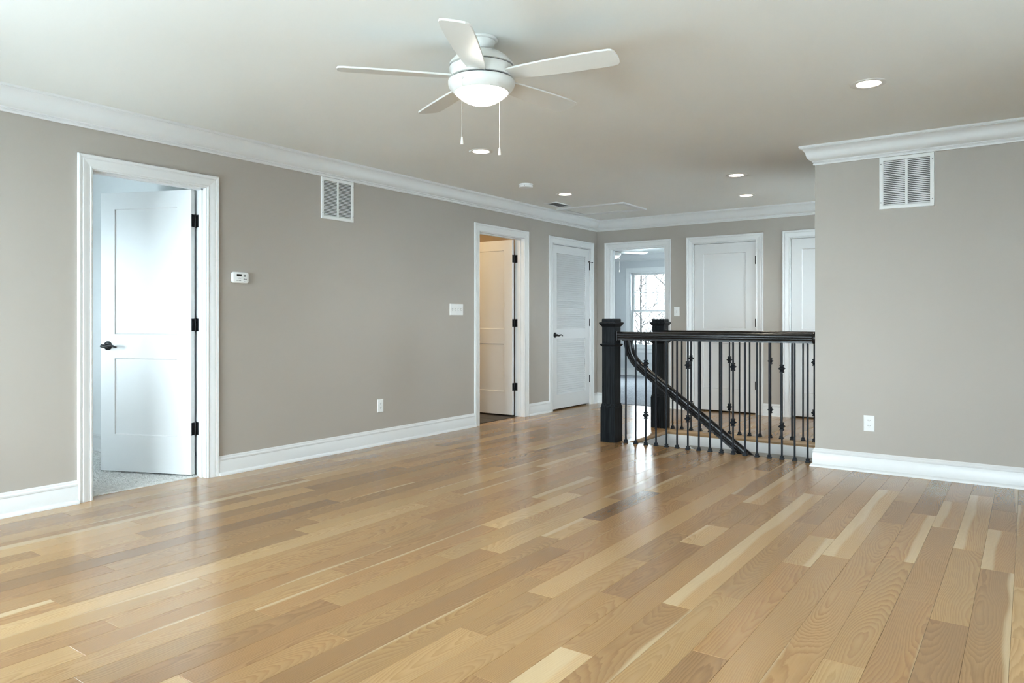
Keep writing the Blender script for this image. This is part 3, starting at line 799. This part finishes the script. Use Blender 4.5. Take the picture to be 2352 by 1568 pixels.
# ------------------------------------------------------------------ ceiling fan
def make_fan():
    f = empty('ceiling_fan', (0,0,0))                      # origin at the ceiling, z down is negative
    m = M['fanwhite']; z = lambda h: h-CEIL
    MB().lathe([(.073,0),(.0765,-.003),(.0765,-.010),(.073,-.013),(.066,-.014),(.064,-.018),(.058,-.034),(.047,-.048),(.040,-.053),(.020,-.054)], 40).obj('canopy', m, f, smooth=40)
    MB().lathe([(.018,-.040),(.018,-.075)], 20).obj('downrod', m, f, smooth=40)
    MB().lathe([(.030,z(2.384)),(.062,z(2.380)),(.098,z(2.366)),(.130,z(2.344)),(.149,z(2.322)),(.154,z(2.309)),(.150,z(2.3075)),(.02,z(2.3075))], 56).obj('motor_top', m, f, smooth=35)
    MB().lathe([(.142,z(2.308)),(.142,z(2.302)),(.02,z(2.302))], 48).obj('shadow_gap', M['slot'], f, smooth=35)
    MB().lathe([(.140,z(2.303)),(.150,z(2.3025)),(.151,z(2.298)),(.149,z(2.27)),(.151,z(2.253)),(.155,z(2.249)),(.150,z(2.248)),(.02,z(2.248))], 56).obj('motor_band', m, f, smooth=35)
    MB().lathe([(.146,z(2.249)),(.146,z(2.241)),(.02,z(2.241))], 48).obj('shadow_gap', M['slot'], f, smooth=35)
    MB().lathe([(.140,z(2.242)),(.154,z(2.2415)),(.157,z(2.238)),(.157,z(2.226)),(.153,z(2.213)),(.143,z(2.199)),(.131,z(2.188)),(.127,z(2.185)),(.124,z(2.187)),(.02,z(2.19))], 56).obj('light_housing', m, f, smooth=35)
    d, R = .058, .1255; Rs = (R*R+d*d)/(2*d)
    pr = [(R,z(2.190))]
    for i in range(11):
        t = i/10; r = R*math.cos(t*PI/2); pr.append((r, z(2.187)-(math.sqrt(Rs*Rs-r*r)-(Rs-d))))
    MB().lathe(pr, 48).obj('glass_bowl', M['fan_glass'], f, smooth=60)
    # blade outline (radius, half widths) with slightly curved leading edge
    def blade():
        top, n = [], 24
        out = []
        L = [( .125,-.040),(.150,-.046),(.22,-.055),(.34,-.064),(.48,-.069),(.58,-.069)]
        tip = [(.640-.0*1, -.066),(.652,-.060),(.660,-.048),(.663,-.02),(.663,.02),(.659,.046),(.650,.058),(.636,.064)]
        R_ = [(.58,.066),(.48,.065),(.34,.060),(.22,.052),(.150,.044),(.125,.038)]
        out = L+tip+R_
        t = .0045
        mb = MB()
        mb.loft([[(x,y,-t) for x,y in out],[(x*1.0,y,t) for x,y in out]])
        return mb
    bm_ = blade().mesh('blade', m, bevel=.0015)
    for k in range(5):
        th = math.radians(BLADE0+72*k)
        b = link('blade', bm_, f, loc=(0,0,z(2.258)))
        b.rotation_mode = 'XYZ'
        b.matrix_local = Matrix.Translation((0,0,z(2.258))) @ Matrix.Rotation(th,4,'Z') @ Matrix.Rotation(math.radians(-10.5),4,'X')
    # pull chains
    for (x,y,zt,zb) in ((CH1[0],CH1[1],z(2.214),z(1.912)), (CH2[0],CH2[1],z(2.214),z(1.924))):
        c = empty('pull_chain'); c.parent = f
        mb = MB(); n = int((zt-zb-.034)/.0034)
        for i in range(n):
            zz_ = zt-.0034*i
            mb.lathe([(.0004,.0016),(.0014,.0006),(.0014,-.0006),(.0004,-.0016)], 6, (x,y,zz_))
        o = mb.obj('beads', M['chain'], c, smooth=60); o['kind'] = 'stuff'
        MB().lathe([(.002,zb+.036),(.0035,zb+.034),(.0042,zb+.030),(.0066,zb+.003),(.0060,zb),(.001,zb)], 8, (x,y,0)).obj('pull', m, c, smooth=30)
        r = math.hypot(x,y); nd = (x/r,y/r)
        MB().tube([(nd[0]*.146,nd[1]*.146,zt+.004),(x+nd[0]*.002,y+nd[1]*.002,zt+.001)], .0052, 10).obj('ferrule', M['chrome'], c, smooth=40)
    return f
BLADE0 = 10.5
HUB = (-2.099, 2.709)
# chain anchors: front-left and rear-right of the light housing
vd = Vector((HUB[0],HUB[1])).normalized(); vr = Vector((vd.y,-vd.x))
CH1 = vr*(-.0885) - vd*.130; CH2 = vr*.088 + vd*.128
fan = make_fan()
tag(fan, 'white five-blade ceiling fan with lit glass bowl and two pull chains', 'ceiling fan')
fan.location = (HUB[0],HUB[1],CEIL)
fan2 = copy_tree(fan)
fan2.location = (-5.70, 10.93, CEIL); fan2.rotation_euler = (0,0,math.radians(-28))
tag(fan2, 'small white ceiling fan glimpsed through the far bedroom doorway', 'ceiling fan')

# ------------------------------------------------------------------ recessed lamps
def recessed():
    r = empty('recessed_light')
    MB().lathe([(.0625,.004),(.0635,-.0025),(.072,-.0055),(.088,-.005),(.0955,-.0015),(.0965,.0005),(.0965,.002),(.0625,.004)], 40, ring=True).obj('trim_ring', M['fanwhite'], r, smooth=40)
    MB().lathe([(.0630,0),(.0605,.02),(.0555,.048),(.0600,.048),(.0605,.12),(.0660,.12),(.0655,.0035)], 40, ring=True).obj('baffle', M['can'], r, smooth=40)
    MB().lathe([(.0001,.040),(.030,.041),(.048,.046),(.0565,.056),(.0565,.060),(.0001,.060)], 32).obj('lens', M['can_lens'], r, smooth=50)
    return r
RL = ['recessed ceiling light at the upper right, nearest the right wall', 'recessed ceiling light directly below the fan in view',
      'upper of the two recessed lights over the stairs', 'lower of the two recessed lights over the stairs, nearest the back wall', 'recessed ceiling light between smoke detector and attic hatch']
rc = recessed()
for i, (x,y) in enumerate(CANS):
    o = rc if i == 0 else copy_tree(rc)
    o.location = (x,y,CEIL); tag(o, RL[i], 'recessed light', 'recessed ceiling lights')

# ------------------------------------------------------------------ smoke detector, ceiling register, attic hatch
s = tag(empty('smoke_detector', (-3.994,5.862,CEIL)), 'round white smoke detector on the ceiling', 'smoke detector')
MB().lathe([(.070,0),(.070,-.010),(.066,-.012),(.02,-.012)], 40).obj('base', M['plastic'], s, smooth=40)
MB().lathe([(.064,-.010),(.068,-.014),(.069,-.026),(.064,-.034),(.050,-.038),(.0001,-.040)], 40).obj('cover', M['plastic'], s, smooth=40)
_a = math.radians(215)
MB().box(-.005,.005,-.004,.004,-.003,.003).obj('test_button', M['slot'], s, loc=(.0655*math.cos(math.radians(290)),.0655*math.sin(math.radians(290)),-.022))
g = tag(empty('ceiling_register', (-4.40,7.10,CEIL)), 'small white air register on the ceiling beside the attic hatch', 'vent')
MB().loft([[(-.09,-.16,0),(.09,-.16,0),(.09,.16,0),(-.09,.16,0)],[(-.088,-.158,-.006),(.088,-.158,-.006),(.088,.158,-.006),(-.088,.158,-.006)],
           [(-.068,-.138,-.006),(.068,-.138,-.006),(.068,.138,-.006),(-.068,.138,-.006)],[(-.066,-.136,0),(.066,-.136,0),(.066,.136,0),(-.066,.136,0)]], closed=True).obj('frame', M['vent'], g)
MB().box(-.066,.066,-.136,.136,-.0012,-.0002).obj('opening', M['void'], g)
sl = MB().loft([[(-.0006,y,-.001),(.0006,y,-.001),(.0076,y,-.006),(.0064,y,-.006)] for y in (-.136,.136)]).mesh('slat', M['vent'])
for i in range(9): link('slat', sl, g, loc=(-.058+.0135*i,0,0))
hx0,hx1,hy0,hy1 = -4.585,-3.700,7.372,7.985
h = tag(empty('attic_hatch', ((hx0+hx1)/2,(hy0+hy1)/2,CEIL)), 'framed attic hatch panel in the ceiling near the far corner', 'hatch')
hw, hl, fw = (hx1-hx0)/2, (hy1-hy0)/2, .072
HP = [(0,0),(0,-.014),(.006,-.017),(.018,-.015),(.052,-.011),(.066,-.012),(.072,-.009),(.072,0)]
for k in range(4):
    A, B = (hw, hl) if k % 2 == 0 else (hl, hw)
    R_ = Matrix.Rotation(k*PI/2, 3, 'Z')
    MB().loft([[R_ @ Vector((sx*(A-p), -B+p, z)) for p, z in HP] for sx in (-1,1)]).obj('frame_board', M['trim'], h, smooth=35)
MB().box(-hw+fw+.011,hw-fw-.011,-hl+fw+.011,hl-fw-.011,-.007,-.001).obj('panel', M['ceiling'], h)
MB().box(-hw+fw,hw-fw,-hl+fw,hl-fw,-.0009,-.0002).obj('gap', M['void'], h)

# ------------------------------------------------------------------ return grilles
def grille(name, mapf, a0, a1, z0, z1, n, label):
    O = Vector(mapf(a0,z0,0)); ea = Vector(mapf(1,0,0))-Vector(mapf(0,0,0)); et = Vector(mapf(0,0,1))-Vector(mapf(0,0,0))
    g = tag(empty(name, O), label, 'vent')
    mp = lambda a,z,t: tuple(ea*a+et*t+Vector((0,0,z)))
    W,H,b = a1-a0, z1-z0, .028; mid = .008
    rect = lambda i,t: [mp(i,i,t),mp(W-i,i,t),mp(W-i,H-i,t),mp(i,H-i,t)]
    MB().loft([rect(0,0),rect(.001,.006),rect(.004,.009),rect(b-.003,.009),rect(b,.006),rect(b,0)], closed=True).obj('frame', M['vent'], g)
    vs = lambda a,b_,c,d,t0,t1: [mp(x,z,t) for z in (c,d) for t in (t0,t1) for x in (a,b_)]
    FB = [(0,2,3,1),(4,5,7,6),(0,1,5,4),(2,6,7,3),(0,4,6,2),(1,3,7,5)]
    MB().add(vs(W/2-mid,W/2+mid,b,H-b,.0005,.0075), FB).obj('centre_bar', M['vent'], g)
    MB().add(vs(b,W-b,b,H-b,.0002,.0010), FB).obj('opening', M['void'], g)
    pit = (H-2*b)/n
    prof = [(.0012,pit*.52),(.0022,pit*.52),(.0080,-pit*.10),(.0080,-pit*.20),(.0070,-pit*.20),(.0012,pit*.44)]
    for (s0,s1) in ((b,W/2-mid),(W/2+mid,W-b)):
        me = MB().loft([[mp(a,z,t) for t,z in prof] for a in (s0,s1)]).mesh('slat', M['vent'])
        for i in range(n): link('slat', me, g, loc=(0,0,b+pit*(i+.25)))
    for a in (.012, W-.012):
        for z in (.10*H+.012, H-.10*H-.012):
            me = MB(); me.loft([[mp(a+.0042*math.cos(q*PI/5), z+.0042*math.sin(q*PI/5), t) for q in range(10)] for t in (.0088,.0102)]).obj('screw', M['grey'], g)
    return g
grille('return_grille', LEFT, 3.965, 4.317, 1.954, 2.300, 24, 'white return-air grille high on the left wall')
grille('return_grille', RIGHT, -.888, -.537, 1.921, 2.300, 24, 'white return-air grille high on the right wall')

# ------------------------------------------------------------------ thermostat, switches, outlets
def frame_mat(mapf, a, z):
    O = Vector(mapf(a,z,0)); ea = Vector(mapf(1,0,0))-Vector(mapf(0,0,0)); et = Vector(mapf(0,0,1))-Vector(mapf(0,0,0))
    return O, (lambda a,z,t: tuple(ea*a+et*t+Vector((0,0,z))))
FB = [(0,2,3,1),(4,5,7,6),(0,1,5,4),(2,6,7,3),(0,4,6,2),(1,3,7,5)]
def rbox(mp, a0,a1,z0,z1,t0,t1, nm, m, par, bev=0.0, seg=1):
    return MB().add([mp(a,z,t) for z in (z0,z1) for t in (t0,t1) for a in (a0,a1)], FB).obj(nm, M[m], par, bevel=bev, bseg=seg)
def disc(mp, a,z,r,t0,t1,nm,m,par,sx=1.0,n=18):
    return MB().loft([[mp(a+r*sx*math.cos(2*PI*q/n), z+r*math.sin(2*PI*q/n), t) for q in range(n)] for t in (t0,t1)]).obj(nm, M[m], par, smooth=40)
O, mp = frame_mat(LEFT, 3.203, 1.4295)
t = tag(empty('thermostat', O), 'white programmable thermostat on the wall beside the open bedroom door', 'thermostat')
def rr(hw, hh, r, tt, bulge=0.0):
    pts = []
    for cx_, cz_, a0 in ((hw-r,hh-r,0),(-hw+r,hh-r,90),(-hw+r,-hh+r,180),(hw-r,-hh+r,270)):
        for q in range(5):
            an = math.radians(a0+22.5*q); x, zq = cx_+r*math.cos(an), cz_+r*math.sin(an)
            pts.append(mp(x*(1+bulge*(1-(zq/hh)**2)), zq*(1+bulge*1.4*(1-(x/hw)**2)), tt))
    return pts
MB().loft([rr(.064,.036,.012,0),rr(.065,.037,.012,.006)]).obj('wall_plate', M['plastic'], t, smooth=30)
MB().loft([rr(.066,.0385,.014,.005,.04),rr(.068,.040,.015,.010,.04),rr(.068,.040,.015,.022,.04),rr(.065,.038,.014,.0265,.04),rr(.060,.034,.012,.0285,.04)]).obj('body', M['plastic'], t, smooth=40)
rbox(mp,-.036,.004,.0085,.0245,.0275,.0292,'lcd','lcd',t)
disc(mp,.031,.0145,.0095,.0278,.0292,'badge','grey',t,1.0)
for i in range(4): rbox(mp,-.036+.0098*i,-.0305+.0098*i,-.0255,-.0195,.0278,.0292,'button','grey',t)
rbox(mp,-.022,.0,-.0085,-.0068,.0278,.0288,'marking','grey',t)
rbox(mp,-.013,-.0105,-.0040,-.0015,.0278,.0288,'marking','grey',t)
rbox(mp,.020,.048,-.0145,-.0095,.0278,.0289,'marking','grey',t); rbox(mp,.0235,.0275,-.0095,-.003,.0278,.0289,'marking','grey',t)
disc(mp,.0175,-.0265,.0062,.0278,.0296,'key','plastic',t); disc(mp,.041,-.0265,.0062,.0278,.0296,'key','plastic',t)
rbox(mp,.0285,.0325,-.0285,-.0245,.0278,.0290,'marking','grey',t)

def plate(mapf, a, z, hw, hh, name, label, cat):
    O, mp = frame_mat(mapf, a, z)
    o = tag(empty(name, O), label, cat)
    q = lambda i,tt: [mp(-hw+i,-hh+i,tt),mp(hw-i,-hh+i,tt),mp(hw-i,hh-i,tt),mp(-hw+i,hh-i,tt)]
    MB().loft([q(0,0),q(0,.0025),q(.0025,.0055),q(.006,.0062)]).obj('plate', M['plastic'], o)
    return o, mp
def toggle(o, mp, a, up=True, dark=False):
    rbox(mp, a-.0052,a+.0052,-.012,.012,.0055,.0068,'toggle_slot','slot' if dark else 'grey',o)
    s_ = 1 if up else -1
    MB().add([mp(a-.0042,-.010*s_,.0060),mp(a+.0042,-.010*s_,.0060),mp(a+.0042,.008*s_,.0060),mp(a-.0042,.008*s_,.0060),
              mp(a-.0036,.004*s_,.0165),mp(a+.0036,.004*s_,.0165),mp(a+.0036,.0105*s_,.0165),mp(a-.0036,.0105*s_,.0165)],
             [(0,3,2,1),(4,5,6,7),(0,1,5,4),(1,2,6,5),(2,3,7,6),(3,0,4,7)]).obj('toggle', M['plastic'], o, bevel=.0008)
    for zz_ in (-.030,.030): disc(mp,a,zz_,.0028,.0058,.0068,'screw','vent',o,n=10)
o, mp = plate(LEFT, 5.700, 1.223, .1045, .058, 'light_switch', 'white four-gang switch plate left of the bathroom doorway', 'light switch')
for i, a in enumerate((-.069,-.023,.023,.069)): toggle(o, mp, a, i != 2, i == 2)
o, mp = plate(BACK, -3.604, 1.221, .036, .058, 'light_switch', 'white single switch plate on the back wall between two doorways', 'light switch')
toggle(o, mp, 0, True)
def outlet(mapf, a, z, label):
    o, mp = plate(mapf, a, z, .0365, .0585, 'wall_outlet', label, 'outlet')
    for zc in (-.0195,.0195):
        r = MB().loft([[mp(max(-.0165,min(.0165,.0175*math.cos(2*PI*q/24))), zc+max(-.0135,min(.0135,.0165*math.sin(2*PI*q/24))), tt) for q in range(24)] for tt in (.0055,.0078)]).obj('receptacle', M['plastic'], o, smooth=40)
        rbox(mp,-.0078,-.0054,zc+.000,zc+.0085,.0076,.0081,'slot','slot',r); rbox(mp,.0054,.0078,zc+.001,zc+.0078,.0076,.0081,'slot','slot',r)
        disc(mp,0,zc-.0065,.0030,.0076,.0081,'ground_hole','slot',r,n=12)
    disc(mp,0,0,.0026,.0060,.0070,'screw','vent',o,n=10)
outlet(LEFT, 4.6355, .3485, 'white duplex outlet low on the left wall')
outlet(RIGHT, -.9555, .357, 'white duplex outlet low on the right wall')

# ------------------------------------------------------------------ bathroom ceiling lamp (out of view, lights the doorway)
b = tag(empty('bathroom_lamp', (-6.0,5.7,CEIL)), 'warm flush ceiling lamp inside the bathroom', 'lamp')
MB().lathe([(.15,0),(.155,-.02),(.13,-.022),(.02,-.022)], 32).obj('base', M['chrome'], b, smooth=40)
MB().lathe([(.135,-.02),(.14,-.045),(.11,-.085),(.06,-.105),(.0001,-.112)], 32).obj('glass_bowl', M['bath_lens'], b, smooth=60)

# ------------------------------------------------------------------ outdoors
struct(MB().box(-120,120,-120,140,-3.6,-3.4).obj('ground', M['ground']), 'ground far below the windows, made pale to bounce daylight indoors')
def bare_tree(x, y, hgt, seed, label):
    r = random.Random(seed)
    t = tag(empty('bare_tree', (x,y,-3.4)), label, 'tree', 'bare trees outside the far bedroom window')
    br = MB(); tr = MB()
    def grow(mb, p, d, L, rad, lvl):
        pts, rads = [Vector(p)], [rad]; n = 5 if lvl < 3 else 3
        q = Vector(p); dd = Vector(d).normalized()
        for i in range(n):
            dd = (dd + Vector((r.uniform(-1,1), r.uniform(-1,1), r.uniform(-.5,.9)))*(.13+.05*lvl)).normalized()
            q = q + dd*(L/n); pts.append(q.copy()); rads.append(rad*(1-.62*(i+1)/n))
        mb.tube(pts, rads, 6 if lvl < 2 else 4)
        if lvl >= 4: return
        k = {0:16, 1:8, 2:6, 3:4}[lvl]
        for j in range(k):
            f = (.22+.78*(j+.6)/k) if lvl == 0 else (.18+.82*(j+.5)/k)
            i = min(int(f*n), n-1); b_ = pts[i].lerp(pts[i+1], f*n-i)
            an = r.uniform(0,2*PI); up = r.uniform(.15,.9)
            nd = Vector((math.cos(an), math.sin(an), up)).normalized()
            nd = (nd*.8 + dd*.35).normalized()
            grow(br, b_, nd, L*r.uniform(.34,.52)*(1 if lvl else .75), max(.0075, rads[i]*.44), lvl+1)
    grow(tr, (0,0,0), (r.uniform(-.06,.06),r.uniform(-.06,.06),1), hgt, .0085*hgt, 0)
    tr.obj('trunk', M['bark'], t, smooth=60); br.obj('branches', M['bark'], t)
TL = 'bare winter tree outside the far bedroom window'
for k, (x,y,hh) in enumerate(((-9.4,20.5,8.0),(-13.6,25.0,9.0),(-10.6,29.5,9.0),(-16.0,33.5,9.5),(-12.4,42.0,9.5))):
    bare_tree(x, y, hh, 11+k, TL)
